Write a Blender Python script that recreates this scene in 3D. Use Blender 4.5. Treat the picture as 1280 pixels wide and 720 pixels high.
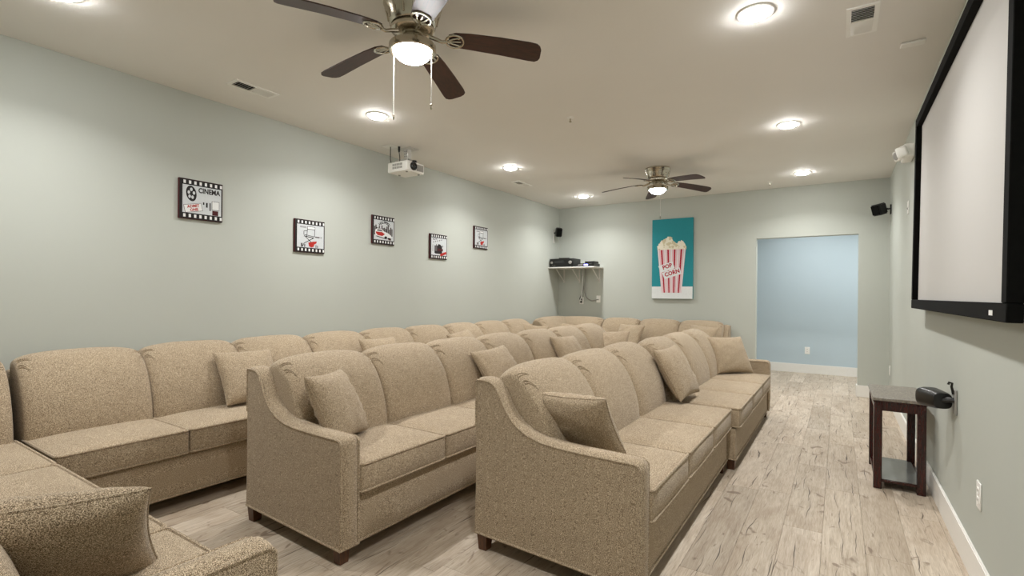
import bpy, bmesh, math, random
from mathutils import Vector, Matrix, noise
random.seed(7)
PI = math.pi
for o in list(bpy.data.objects): bpy.data.objects.remove(o, do_unlink=True)
scene = bpy.context.scene
C = scene.collection

# ------------------------------------------------------------------ camera
YAW, ROLL, CZ, FPX, V0 = 0.5778, 0.0084, 1.2622, 627.0, 7.45
cam = bpy.data.cameras.new('camera'); camo = bpy.data.objects.new('camera', cam); C.objects.link(camo)
camo.matrix_world = Matrix.Translation((0, 0, CZ)) @ Matrix.Rotation(YAW, 4, 'Z') @ Matrix.Rotation(PI/2, 4, 'X') @ Matrix.Rotation(ROLL, 4, 'Z')
cam.sensor_width = 36; cam.lens = FPX/1280*36; cam.shift_y = V0/1280
cam.clip_start = 0.02
scene.camera = camo
# ------------------------------------------------------------------ world, exposure, light levels
w = bpy.data.worlds.new('world'); scene.world = w; w.use_nodes = True
w.node_tree.nodes['Background'].inputs[0].default_value = (0.5, 0.52, 0.55, 1)
w.node_tree.nodes['Background'].inputs[1].default_value = 0.02
vs = scene.view_settings
vs.view_transform = 'Standard'; vs.look = 'None'; vs.gamma = 1.0; vs.use_curve_mapping = False
vs.exposure = 0.92
DOWNLIGHT_STRENGTH = 90.0     # glowing lens of the recessed ceiling lamps
DOWNLIGHT_WATT = 7.5          # their downward beam
GLOBE_STRENGTH = 40.0         # glass bowls of the ceiling fans
HALL_STRENGTH = 110.0          # lamps in the hall behind the doorway
LAMP_COLOR = (1.0, 0.99, 0.98, 1)
HALL_COLOR = (1.0, 0.99, 0.97, 1)

# ------------------------------------------------------------------ room measures
XL, XR, YB, YN, ZC = -4.072, 0.518, 7.728, -0.6, 2.74
DX0, DX1, DZ = -0.973, 0.203, 2.063
WT = 0.12
YH = 9.578
HX0, HX1 = -2.6, 1.9

# ------------------------------------------------------------------ node helpers
def srgb(r, g, b):
    f = lambda c: (c/255/12.92) if c/255 <= 0.04045 else ((c/255+0.055)/1.055)**2.4
    return (f(r), f(g), f(b), 1)
class NT:
    def __init__(s, name):
        s.m = bpy.data.materials.new(name); s.m.use_nodes = True
        s.t = s.m.node_tree; s.b = s.t.nodes['Principled BSDF']; s.out = s.t.nodes['Material Output']
    def n(s, typ, **kw):
        nd = s.t.nodes.new(typ)
        for k, v in kw.items(): setattr(nd, k, v)
        return nd
    def l(s, a, b): s.t.links.new(a, b)
    def coord(s, scale=(1, 1, 1), rnd=False):
        tc = s.n('ShaderNodeTexCoord'); mp = s.n('ShaderNodeMapping'); mp.inputs['Scale'].default_value = scale
        s.l(tc.outputs['Object'], mp.inputs['Vector'])
        if rnd:
            oi = s.n('ShaderNodeObjectInfo'); mu = s.n('ShaderNodeVectorMath', operation='SCALE')
            mu.inputs[0].default_value = (37.3, 51.7, 13.1); s.l(oi.outputs['Random'], mu.inputs['Scale']); s.l(mu.outputs[0], mp.inputs['Location'])
        return mp.outputs['Vector']
    def noise(s, vec, scale, detail=2, rough=0.5, dist=0.0):
        nd = s.n('ShaderNodeTexNoise'); nd.inputs['Scale'].default_value = scale; nd.inputs['Detail'].default_value = detail
        nd.inputs['Roughness'].default_value = rough; nd.inputs['Distortion'].default_value = dist
        s.l(vec, nd.inputs['Vector']); return nd.outputs['Fac']
    def ramp(s, fac, stops):
        r = s.n('ShaderNodeValToRGB'); e = r.color_ramp.elements
        while len(e) < len(stops): e.new(0.5)
        for el, (p, c) in zip(e, stops):
            el.position = p; el.color = c if len(c) == 4 else (*c, 1)
        s.l(fac, r.inputs[0]); return r.outputs[0]
    def mix(s, fac, a, b, mode='MIX'):
        m = s.n('ShaderNodeMix', data_type='RGBA', blend_type=mode)
        for sock, v in ((m.inputs[0], fac), (m.inputs[6], a), (m.inputs[7], b)):
            if hasattr(v, 'is_linked') or hasattr(v, 'links'): s.l(v, sock)
            else: sock.default_value = v
        return m.outputs[2]
    def bump(s, h, strength, dist=0.002):
        b = s.n('ShaderNodeBump'); b.inputs['Strength'].default_value = strength; b.inputs['Distance'].default_value = dist
        s.l(h, b.inputs['Height']); s.l(b.outputs[0], s.b.inputs['Normal'])
    def set(s, **kw):
        for k, v in kw.items(): s.b.inputs[k.replace('_', ' ')].default_value = v
        return s
M = {}
def plain(name, col, rough=0.5, metal=0.0, spec=0.5, var=0.0, vscale=30, bump=0.0, bscale=200):
    t = NT(name); t.set(Roughness=rough, Metallic=metal); t.b.inputs['Specular IOR Level'].default_value = spec
    v = t.coord()
    f = t.noise(v, vscale, 3)
    k = 1-var; dark = (col[0]*k, col[1]*k, col[2]*k, 1)
    t.l(t.ramp(f, [(0.3, dark), (0.7, col)]), t.b.inputs['Base Color'])
    if bump: t.bump(t.noise(v, bscale, 2), bump)
    M[name] = t.m; return t.m
def emis(name, col, strength):
    t = NT(name); t.set(Roughness=0.4); t.b.inputs['Base Color'].default_value = (0.9, 0.9, 0.9, 1)
    t.b.inputs['Emission Color'].default_value = col; t.b.inputs['Emission Strength'].default_value = strength
    M[name] = t.m; return t.m
def make_fabric():
    t = NT('tweed_fabric'); t.set(Roughness=0.92); t.b.inputs['Specular IOR Level'].default_value = 0.15
    v = t.coord()
    f = t.noise(v, 400, 2, 0.7)
    base = t.ramp(f, [(0.36, srgb(76, 62, 46)), (0.5, srgb(156, 136, 109)), (0.64, srgb(234, 216, 188))])
    g = t.noise(v, 5, 3)
    tint = t.ramp(g, [(0.3, (0.93, 0.93, 0.93, 1)), (0.7, (1, 1, 1, 1))])
    t.l(t.mix(1.0, base, tint, 'MULTIPLY'), t.b.inputs['Base Color'])
    t.b.inputs['Sheen Weight'].default_value = 0.15; t.b.inputs['Sheen Roughness'].default_value = 0.6
    t.bump(f, 0.35, 0.002); M['fabric'] = t.m
make_fabric()
def make_plank():
    t = NT('vinyl_plank'); v = t.coord((1, 1, 1), True)
    oi = t.n('ShaderNodeObjectInfo')
    vs_ = t.coord((9, 0.9, 1), True)
    grain = t.noise(vs_, 6, 6, 0.62, 0.6)
    fine = t.noise(t.coord((60, 2.5, 1), True), 5, 3, 0.6)
    blot = t.noise(t.coord((2.2, 0.9, 1), True), 2.2, 4, 0.55, 0.8)
    base = t.ramp(grain, [(0.25, srgb(150, 134, 116)), (0.45, srgb(188, 174, 155)), (0.62, srgb(206, 194, 177)), (0.8, srgb(222, 213, 198))])
    base = t.mix(t.ramp(blot, [(0.42, (0, 0, 0, 1)), (0.68, (0.75, 0.75, 0.75, 1))]), base, srgb(160, 140, 118))
    base = t.mix(0.35, base, t.ramp(fine, [(0.3, srgb(138, 120, 100)), (0.7, srgb(215, 203, 186))]))
    # long dark checks in the boards: one tapering stroke per stretched cell
    def mth(op, a, b=None):
        nd = t.n('ShaderNodeMath', operation=op)
        for i, vv in enumerate((a, b)):
            if vv is None: continue
            if isinstance(vv, (int, float)): nd.inputs[i].default_value = vv
            else: t.l(vv, nd.inputs[i])
        return nd.outputs[0]
    def strokes(cell, wob_scale, wob_amp, half_w, half_l, keep):
        P = t.coord(cell, True)
        vo = t.n('ShaderNodeTexVoronoi', voronoi_dimensions='2D', feature='F1'); vo.inputs['Scale'].default_value = 1.0
        t.l(P, vo.inputs['Vector'])
        sub = t.n('ShaderNodeVectorMath', operation='SUBTRACT'); t.l(P, sub.inputs[0]); t.l(vo.outputs['Position'], sub.inputs[1])
        sep = t.n('ShaderNodeSeparateXYZ'); t.l(sub.outputs[0], sep.inputs[0])
        wob = mth('MULTIPLY', mth('SUBTRACT', t.noise(P, wob_scale, 2), 0.5), wob_amp)
        ax = mth('ABSOLUTE', mth('ADD', sep.outputs[0], wob)); ay = mth('ABSOLUTE', sep.outputs[1])
        taper = mth('MAXIMUM', mth('SUBTRACT', 1.0, mth('DIVIDE', ay, half_l)), 0.0)
        k = mth('SUBTRACT', 1.0, mth('DIVIDE', ax, mth('ADD', mth('MULTIPLY', taper, half_w), 1e-4)))
        k = mth('MINIMUM', mth('MAXIMUM', mth('MULTIPLY', k, 2.0), 0.0), 1.0)
        cs = t.n('ShaderNodeSeparateColor'); t.l(vo.outputs['Color'], cs.inputs[0])
        return mth('MULTIPLY', k, mth('LESS_THAN', cs.outputs[0], keep))
    base = t.mix(mth('MULTIPLY', strokes((9.5, 2.7, 1), 1.2, 0.6, 0.030, 0.48, 0.62), 0.9), base, srgb(72, 60, 50))
    base = t.mix(mth('MULTIPLY', strokes((21, 6.5, 1), 1.7, 0.7, 0.035, 0.45, 0.5), 0.55), base, srgb(98, 84, 70))
    # knots
    kn = t.noise(t.coord((3.2, 1.6, 1), True), 2.4, 2, 0.5, 2.5)
    base = t.mix(t.ramp(kn, [(0.645, (0, 0, 0, 1)), (0.72, (0.7, 0.7, 0.7, 1))]), base, srgb(116, 97, 79))
    tone = t.ramp(oi.outputs['Random'], [(0.0, (0.80, 0.79, 0.775, 1)), (0.35, (0.93, 0.92, 0.90, 1)), (0.7, (1, 1, 1, 1)), (1.0, (1.08, 1.08, 1.08, 1))])
    base = t.mix(1.0, base, tone, 'MULTIPLY')
    t.l(base, t.b.inputs['Base Color']); t.set(Roughness=0.5); t.b.inputs['Specular IOR Level'].default_value = 0.35
    t.bump(fine, 0.12, 0.001); M['plank'] = t.m
make_plank()
def paint(name, col, var=0.03):
    return plain(name, col, 0.75, 0, 0.25, var, 1.3, 0.05, 160)
paint('wall_paint', srgb(189, 193, 185))
paint('hall_paint', srgb(190, 206, 214))
paint('ceiling_paint', srgb(236, 234, 229))
plain('trim_white', srgb(238, 236, 230), 0.45, 0, 0.4, 0.02)
plain('plastic_white', srgb(245, 244, 239), 0.4, 0, 0.5, 0.02)
plain('plastic_grey', srgb(150, 148, 142), 0.45, 0, 0.5, 0.05)
plain('plastic_black', srgb(16, 16, 15), 0.35, 0, 0.5, 0.2)
plain('velvet_black', srgb(12, 12, 10), 0.9, 0, 0.15, 0.4, 60)
plain('dark_void', srgb(26, 25, 22), 0.8)
plain('screen_fabric', srgb(198, 196, 192), 0.7, 0, 0.3, 0.01, 2)
def make_wood(name, c0, c1, rough, sc=(1, 14, 14)):
    t = NT(name); t.set(Roughness=rough)
    g = t.noise(t.coord(sc), 5, 5, 0.6, 0.8)
    t.l(t.ramp(g, [(0.3, c0), (0.7, c1)]), t.b.inputs['Base Color']); t.bump(g, 0.08, 0.001); M[name] = t.m
make_wood('walnut_blade', srgb(30, 17, 11), srgb(68, 34, 21), 0.42, (2, 22, 22))
make_wood('foot_wood', srgb(58, 34, 18), srgb(96, 60, 34), 0.4, (20, 20, 3))
make_wood('cherry_wood', srgb(20, 6, 5), srgb(66, 20, 13), 0.25, (18, 18, 2))
make_wood('slate_top', srgb(96, 90, 82), srgb(150, 142, 130), 0.35, (16, 5, 6))
plain('gloss_shelf', srgb(120, 122, 118), 0.15, 0, 0.6, 0.05)
plain('nickel', srgb(196, 188, 172), 0.22, 1.0, 0.5, 0.06, 40)
plain('nickel_dark', srgb(92, 84, 72), 0.3, 1.0, 0.5, 0.1, 40)
plain('steel_white', srgb(216, 214, 208), 0.4, 0.2, 0.5, 0.03)
plain('lens_glass', srgb(8, 9, 14), 0.05, 0, 0.8, 0.1)
plain('subfloor', srgb(120, 106, 92), 0.9)
emis('lamp_glow', LAMP_COLOR, DOWNLIGHT_STRENGTH)
emis('globe_glow', LAMP_COLOR, GLOBE_STRENGTH)
emis('hall_glow', HALL_COLOR, HALL_STRENGTH)
emis('blue_led', (0.25, 0.25, 1.0, 1), 6.0)
# print inks
for n_, c_ in dict(ink_black=(28, 24, 24), ink_red=(176, 42, 34), ink_white=(232, 233, 232), ink_pale=(206, 210, 212), ink_grey=(96, 92, 92), ink_maroon=(74, 22, 24), ink_skyline=(58, 44, 42),
                   teal=(36, 140, 150), poster_white=(228, 232, 232), stripe_red=(178, 26, 50), stripe_pink=(228, 176, 184), popcorn=(240, 234, 216), popcorn_shade=(214, 204, 170)).items():
    plain(n_, srgb(*c_), 0.6, 0, 0.3, 0.06, 60)

# ------------------------------------------------------------------ object helpers
def mesh_obj(name, me, mat, parent=None, smooth=True):
    o = bpy.data.objects.new(name, me); C.objects.link(o)
    if parent is not None: o.parent = parent
    return o
def finish(bm, name, mat, smooth=True, recalc=True):
    if recalc: bmesh.ops.recalc_face_normals(bm, faces=bm.faces)
    me = bpy.data.meshes.new(name); bm.to_mesh(me); bm.free()
    me.materials.append(M[mat])
    if smooth:
        me.shade_smooth()
        try: me.set_sharp_from_angle(angle=math.radians(38))
        except Exception: pass
    return me
def obj(name, bm, mat, parent=None, smooth=True):
    return mesh_obj(name, finish(bm, name, mat, smooth), mat, parent)
def tag(o, label, cat, group=None):
    o['label'] = label; o['category'] = cat
    if group: o['group'] = group
    return o
def thing(name, label, cat, loc=(0, 0, 0), rz=0, group=None):
    o = bpy.data.objects.new(name, None); C.objects.link(o); o.empty_display_size = 0.1
    o.location = loc; o.rotation_euler = (0, 0, rz)
    return tag(o, label, cat, group)
def struct(name, bm, mat, parent=None, smooth=False):
    o = obj(name, bm, mat, parent, smooth)
    if parent is None: o['kind'] = 'structure'
    return o
def box(bm, x0, x1, y0, y1, z0, z1, bev=0.0, seg=1):
    r = bmesh.ops.create_cube(bm, size=1)
    vv = r['verts']
    for v in vv:
        v.co = Vector((x0+(v.co.x+.5)*(x1-x0), y0+(v.co.y+.5)*(y1-y0), z0+(v.co.z+.5)*(z1-z0)))
    if bev:
        es = list({e for v in vv for e in v.link_edges})
        bmesh.ops.bevel(bm, geom=es, offset=bev, segments=seg, affect='EDGES', profile=0.5)
    return bm
def B(): return bmesh.new()
def bx(*a, **k): return box(B(), *a, **k)
def tube(bm, pts, r, n=6, closed=False, cap=True):
    pts = [Vector(p) for p in pts]; N = len(pts); rings = []
    rr = r if hasattr(r, '__len__') else [r]*N
    prev = None
    for i, p in enumerate(pts):
        a = pts[(i-1) % N] if (closed or i > 0) else p
        b = pts[(i+1) % N] if (closed or i < N-1) else p
        t = (b-a).normalized()
        if prev is None:
            u = t.cross(Vector((0, 0, 1)))
            if u.length < 1e-3: u = t.cross(Vector((1, 0, 0)))
        else: u = prev - t*prev.dot(t)
        u.normalize(); prev = u; v = t.cross(u)
        rings.append([bm.verts.new(p+(u*math.cos(2*PI*k/n)+v*math.sin(2*PI*k/n))*rr[i]) for k in range(n)])
    for i in range(N if closed else N-1):
        A, Bq = rings[i], rings[(i+1) % N]
        for k in range(n):
            try: bm.faces.new((A[k], A[(k+1) % n], Bq[(k+1) % n], Bq[k]))
            except ValueError: pass
    if cap and not closed:
        bm.faces.new(rings[0]); bm.faces.new(rings[-1])
    return bm
def lathe(bm, prof, n=28, c=(0, 0, 0), axis='Z'):
    rings = []
    for r, h in prof:
        ring = []
        for k in range(n):
            a = 2*PI*k/n
            p = (r*math.cos(a), r*math.sin(a), h)
            if axis == 'X': p = (h, r*math.cos(a), r*math.sin(a))
            if axis == 'Y': p = (r*math.cos(a), h, r*math.sin(a))
            ring.append(bm.verts.new((c[0]+p[0], c[1]+p[1], c[2]+p[2])))
        rings.append(ring)
    for A, Bq in zip(rings, rings[1:]):
        for k in range(n): bm.faces.new((A[k], A[(k+1) % n], Bq[(k+1) % n], Bq[k]))
    bm.faces.new(rings[0]); bm.faces.new(rings[-1])
    return bm
def prism(bm, poly, z0, z1):      # polygon in xy extruded in z
    lo = [bm.verts.new((x, y, z0)) for x, y in poly]; hi = [bm.verts.new((x, y, z1)) for x, y in poly]
    n = len(poly); bm.faces.new(lo); bm.faces.new(hi)
    for i in range(n): bm.faces.new((lo[i], lo[(i+1) % n], hi[(i+1) % n], hi[i]))
    return bm
def rbox(bm, x0, x1, y0, y1, z0, z1, r, crown=0.0, bulge=0.0, nx=8, ny=8, nz=4):
    """box with rounded edges; crown lifts the middle of the top, bulge swells the front (-y)"""
    h = Vector(((x1-x0)/2, (y1-y0)/2, (z1-z0)/2)); c = Vector(((x0+x1)/2, (y0+y1)/2, (z0+z1)/2))
    def ts(hh, n):
        e = [-hh, -hh+r*0.35, -hh+r]; inner = [(-hh+r)+(2*hh-2*r)*k/n for k in range(1, n)]
        return e+inner+[hh-r, hh-r*0.35, hh]
    X, Y, Z = ts(h.x, nx), ts(h.y, ny), ts(h.z, nz)
    cache = {}
    def vert(i, j, k):
        key = (i, j, k)
        if key in cache: return cache[key]
        p = Vector((X[i], Y[j], Z[k]))
        q = Vector([max(-(hh-r), min(hh-r, pp)) for pp, hh in zip(p, h)])
        d = p-q
        if d.length > 1e-9: p = q+d.normalized()*r
        fx, fy = 1-(p.x/h.x)**4, 1-(p.y/h.y)**4
        if crown: p.z += crown*max(0, fx)*max(0, fy)*(0.5+0.5*p.z/h.z)
        if bulge: p.y -= bulge*max(0, fx)*max(0, 1-(p.z/h.z)**2)*(0.5-0.5*p.y/h.y)
        cache[key] = bm.verts.new(p+c); return cache[key]
    nX, nY, nZ = len(X), len(Y), len(Z)
    for i in range(nX-1):
        for j in range(nY-1):
            for k in (0, nZ-1): bm.faces.new((vert(i, j, k), vert(i+1, j, k), vert(i+1, j+1, k), vert(i, j+1, k)))
    for i in range(nX-1):
        for k in range(nZ-1):
            for j in (0, nY-1): bm.faces.new((vert(i, j, k), vert(i+1, j, k), vert(i+1, j, k+1), vert(i, j, k+1)))
    for j in range(nY-1):
        for k in range(nZ-1):
            for i in (0, nX-1): bm.faces.new((vert(i, j, k), vert(i, j+1, k), vert(i, j+1, k+1), vert(i, j, k+1)))
    return bm
def rloop(x0, x1, y0, y1, r, z, n=4, zf=None):
    P = []
    for cx, cy, a0 in ((x1-r, y1-r, 0), (x0+r, y1-r, PI/2), (x0+r, y0+r, PI), (x1-r, y0+r, 1.5*PI)):
        for k in range(n+1):
            a = a0+PI/2*k/n; P.append((cx+r*math.cos(a), cy+r*math.sin(a), z))
    out = []
    for i, p in enumerate(P):                      # subdivide long runs
        q = P[(i+1) % len(P)]; d = (Vector(q)-Vector(p)).length; m = max(1, int(d/0.08))
        for k in range(m): out.append(tuple(Vector(p).lerp(Vector(q), k/m)))
    return [(x, y, zf(x, y) if zf else zz) for x, y, zz in out]
_cache = {}
def cached(key, fn):
    if key not in _cache: _cache[key] = fn()
    return _cache[key]
def text_mesh(name, s, size, mat, parent, loc, rot, align='CENTER', sx=1.0, ext=0.0006, bold=0.0):
    cu = bpy.data.curves.new(name, 'FONT'); cu.body = s; cu.size = size; cu.align_x = align; cu.align_y = 'CENTER'; cu.extrude = ext; cu.offset = bold; cu.resolution_u = 2
    tmp = bpy.data.objects.new('tmp', cu); C.objects.link(tmp)
    dg = bpy.context.evaluated_depsgraph_get(); me = bpy.data.meshes.new_from_object(tmp.evaluated_get(dg))
    bpy.data.objects.remove(tmp, do_unlink=True)
    me.materials.clear(); me.materials.append(M[mat])
    o = mesh_obj(name, me, mat, parent); o.location = loc; o.rotation_euler = rot; o.scale = (sx, 1, 1)
    return o

# ================================================================== THE ROOM
fl = struct('floor', bx(HX0, HX1, YN, YH+0.1, -0.12, -0.009), 'subfloor')
# floor of the room is narrower than the hall slab only on the left; widen it
fl2 = bx(XL-0.1, HX0, YN, YB+WT, -0.12, -0.009); me2 = finish(fl2, 'subfloor_left', 'subfloor', False)
bm = B(); bm.from_mesh(fl.data); bm.from_mesh(me2); bm.to_mesh(fl.data); bm.free()
PW, PL = 0.183, 1.22
def plank_mesh(w_, l_):
    bm = bx(-w_/2+0.0004, w_/2-0.0004, -l_/2+0.0004, l_/2-0.0004, -0.0085, 0.0)
    top = [e for e in bm.edges if all(v.co.z > -0.001 for v in e.verts)]
    bmesh.ops.bevel(bm, geom=top, offset=0.0007, segments=1, affect='EDGES')
    return finish(bm, 'plank', 'plank', False)
def lay(x, w_, y0, y1, off):
    y = y0-off
    while y < y1-0.01:
        a, b = max(y, y0), min(y+PL, y1)
        if b-a > 0.03:
            me = cached(('plank', round(w_, 3), round(b-a, 3)), lambda: plank_mesh(w_, b-a))
            o = mesh_obj('plank', me, 'plank', fl); o.location = (x, (a+b)/2, 0)
        y += PL
rs = random.Random(3)
x = XL-0.02
while x < HX1:
    w_ = PW
    xc = x+w_/2
    off = rs.choice([0.08, 0.31, 0.47, 0.62, 0.78, 0.93, 1.1])+rs.uniform(-.06, .06)
    if xc < HX0: lay(xc, w_, -0.62, YB+0.02, off)
    elif xc < XR+0.09: lay(xc, w_, -0.62, YH+0.02, off)
    else: lay(xc, w_, YB+WT-0.02, YH+0.02, off)
    x += w_
struct('ceiling', bx(XL-0.1, HX1+.1, YN-.1, YH+0.1, ZC, ZC+0.1), 'ceiling_paint')
struct('wall_left', bx(XL-0.1, XL, YN-.1, YB+WT, -0.02, ZC), 'wall_paint')
struct('wall_right', bx(XR, XR+0.1, YN-.1, YB, -0.02, ZC), 'wall_paint')
struct('wall_near', bx(XL, XR, YN-0.1, YN, -0.02, ZC), 'wall_paint')
bm = bx(XL, DX0, YB, YB+WT, -0.02, ZC); box(bm, DX1, HX1+.1, YB, YB+WT, -0.02, ZC); box(bm, DX0, DX1, YB, YB+WT, DZ, ZC)
struct('wall_back', bm, 'wall_paint')
struct('wall_hall_back', bx(HX0, HX1, YH, YH+0.1, -0.02, ZC), 'hall_paint')
struct('wall_hall_left', bx(HX0-0.1, HX0, YB+WT, YH+0.1, -0.02, ZC), 'hall_paint')
struct('wall_hall_right', bx(HX1, HX1+0.1, YB+WT, YH+0.1, -0.02, ZC), 'hall_paint')
BH = 0.145
def baseboard(name, x0, x1, y0, y1):
    bm = bx(x0, x1, y0, y1, 0.0, BH)
    top = [e for e in bm.edges if all(v.co.z > BH-0.001 for v in e.verts)]
    bmesh.ops.bevel(bm, geom=top, offset=0.004, segments=2, affect='EDGES')
    return struct(name, bm, 'trim_white')
T = 0.014
baseboard('baseboard_right', XR-T, XR, YN, YB)
baseboard('baseboard_left', XL, XL+T, YN, YB)
baseboard('baseboard_back_left', XL+T, DX0, YB-T, YB)
baseboard('baseboard_back_right', DX1-T, XR-T, YB-T, YB)
baseboard('baseboard_doorway_left', DX0, DX0+T, YB-T, YB+WT)
baseboard('baseboard_doorway_right', DX1-T, DX1, YB, YB+WT)
baseboard('baseboard_hall', HX0, HX1, YH-T, YH)
baseboard('baseboard_near', XL+T, XR-T, YN, YN+T)

# ================================================================== CEILING LAMPS
def downlight_mesh():
    trim = lathe(B(), [(0.062, 0.0), (0.064, -0.006), (0.083, -0.007), (0.092, -0.003), (0.092, 0.0)], 36)
    return finish(trim, 'trim_ring', 'plastic_white')
def downlight(x, y, label, glow='lamp_glow', grp='recessed ceiling lamps', watt=None):
    t = thing('recessed_light', label, 'ceiling light', (x, y, ZC), 0, grp)
    mesh_obj('trim_ring', cached('dl_trim', downlight_mesh), None, t)
    mesh_obj('lens', cached('dl_lens'+glow, lambda: finish(lathe(B(), [(0.066, -0.002), (0.067, -0.010), (0.060, -0.018), (0.04, -0.0225), (0.008, -0.024)], 36), 'lens', glow)), None, t)
    la = bpy.data.lights.new('downlight_beam', 'AREA'); la.shape = 'DISK'; la.size = 0.10; la.spread = math.radians(138)
    la.energy = DOWNLIGHT_WATT if watt is None else watt; la.color = LAMP_COLOR[:3]
    lo_ = bpy.data.objects.new('downlight_beam', la); C.objects.link(lo_); lo_.parent = t; lo_.location = (0, 0, -0.030)
LX = (-3.233, -0.376); LY = (2.88, 4.90, 6.90)
wn = ('left wall', 'screen side')
names = {(0, 0): 'round recessed ceiling lamp on the picture-wall side, nearest the near ceiling fan', (0, 1): 'round recessed ceiling lamp beside the small ceiling vent right of the projector',
         (0, 2): 'round recessed ceiling lamp above the corner with the equipment shelf', (1, 0): 'largest round recessed ceiling lamp, at the top edge beside the square vent',
         (1, 1): 'round recessed ceiling lamp between the two ceiling fans on the screen side', (1, 2): 'round recessed ceiling lamp just in front of the wall with the doorway'}
for i, lx in enumerate(LX):
    for j, ly in enumerate(LY): downlight(lx, ly, names[(i, j)])
downlight(LX[0], 0.85, 'round recessed ceiling lamp over the front left corner sofa, behind the camera')
downlight(LX[1], 0.82, 'round recessed ceiling lamp over the camera position, out of the picture')
downlight(-0.35, 8.62, 'round recessed ceiling lamp in the blue hall beyond the doorway', 'hall_glow', 'hall ceiling lamps', 6.0)
downlight(1.1, 8.75, 'round recessed ceiling lamp at the right end of the blue hall', 'hall_glow', 'hall ceiling lamps', 6.0)

def blade_outline():
    P = []
    L0, L1 = 0.185, 0.66
    up = [(L0, 0.036), (0.22, 0.052), (0.30, 0.058), (0.45, 0.064), (0.60, 0.069), (0.635, 0.066), (0.652, 0.052), (L1, 0.03)]
    return up+[(x, -y) for x, y in reversed(up)]
def blade_mesh():
    bm = B(); out = blade_outline(); n = len(out)//2; th = 0.006
    tw = math.radians(-12)
    def pt(x, y, z):
        d = -0.050*max(0, (x-0.2)/0.46)**1.4
        return (x, y*math.cos(tw)-z*math.sin(tw), y*math.sin(tw)+z*math.cos(tw)+d)
    rows = []
    for i in range(n):
        (x, y0), (_, y1) = out[i], out[-1-i]
        ys = [y0+(y1-y0)*k/6 for k in range(7)]
        rows.append(([bm.verts.new(pt(x, y, th/2)) for y in ys], [bm.verts.new(pt(x, y, -th/2)) for y in ys]))
    for (a, b), (c, d) in zip(rows, rows[1:]):
        for k in range(6):
            bm.faces.new((a[k], a[k+1], c[k+1], c[k])); bm.faces.new((b[k], b[k+1], d[k+1], d[k]))
        bm.faces.new((a[0], c[0], d[0], b[0])); bm.faces.new((a[6], c[6], d[6], b[6]))
    for a, b in (rows[0], rows[-1]):
        for k in range(6): bm.faces.new((a[k], a[k+1], b[k+1], b[k]))
    return finish(bm, 'blade', 'walnut_blade')
def iron_mesh():
    bm = B(); tw = math.radians(-12)
    R = lambda x, y, z: (x, y*math.cos(tw)-z*math.sin(tw), y*math.sin(tw)+z*math.cos(tw))
    tube(bm, [(0.085, 0, 0.012), (0.12, 0, 0.0), (0.15, 0, -0.012), (0.175, 0, -0.010)], [0.011, 0.010, 0.009, 0.009], 8)
    ring = [R(0.215+0.045*math.cos(a), 0.046*math.sin(a), -0.008) for a in [2*PI*k/22 for k in range(22)]]
    tube(bm, ring, 0.0055, 6, closed=True)
    for yy in (-0.03, 0, 0.03):
        tube(bm, [R(0.176, 0, -0.008), R(0.205, yy*0.6, -0.009), R(0.246, yy, -0.008)], 0.0045, 6)
    for yy in (-0.026, 0.026):
        lathe(bm, [(0.006, -0.013), (0.006, -0.004)], 8, R(0.236, yy, 0.0))
    return finish(bm, 'blade_iron', 'nickel')
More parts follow.
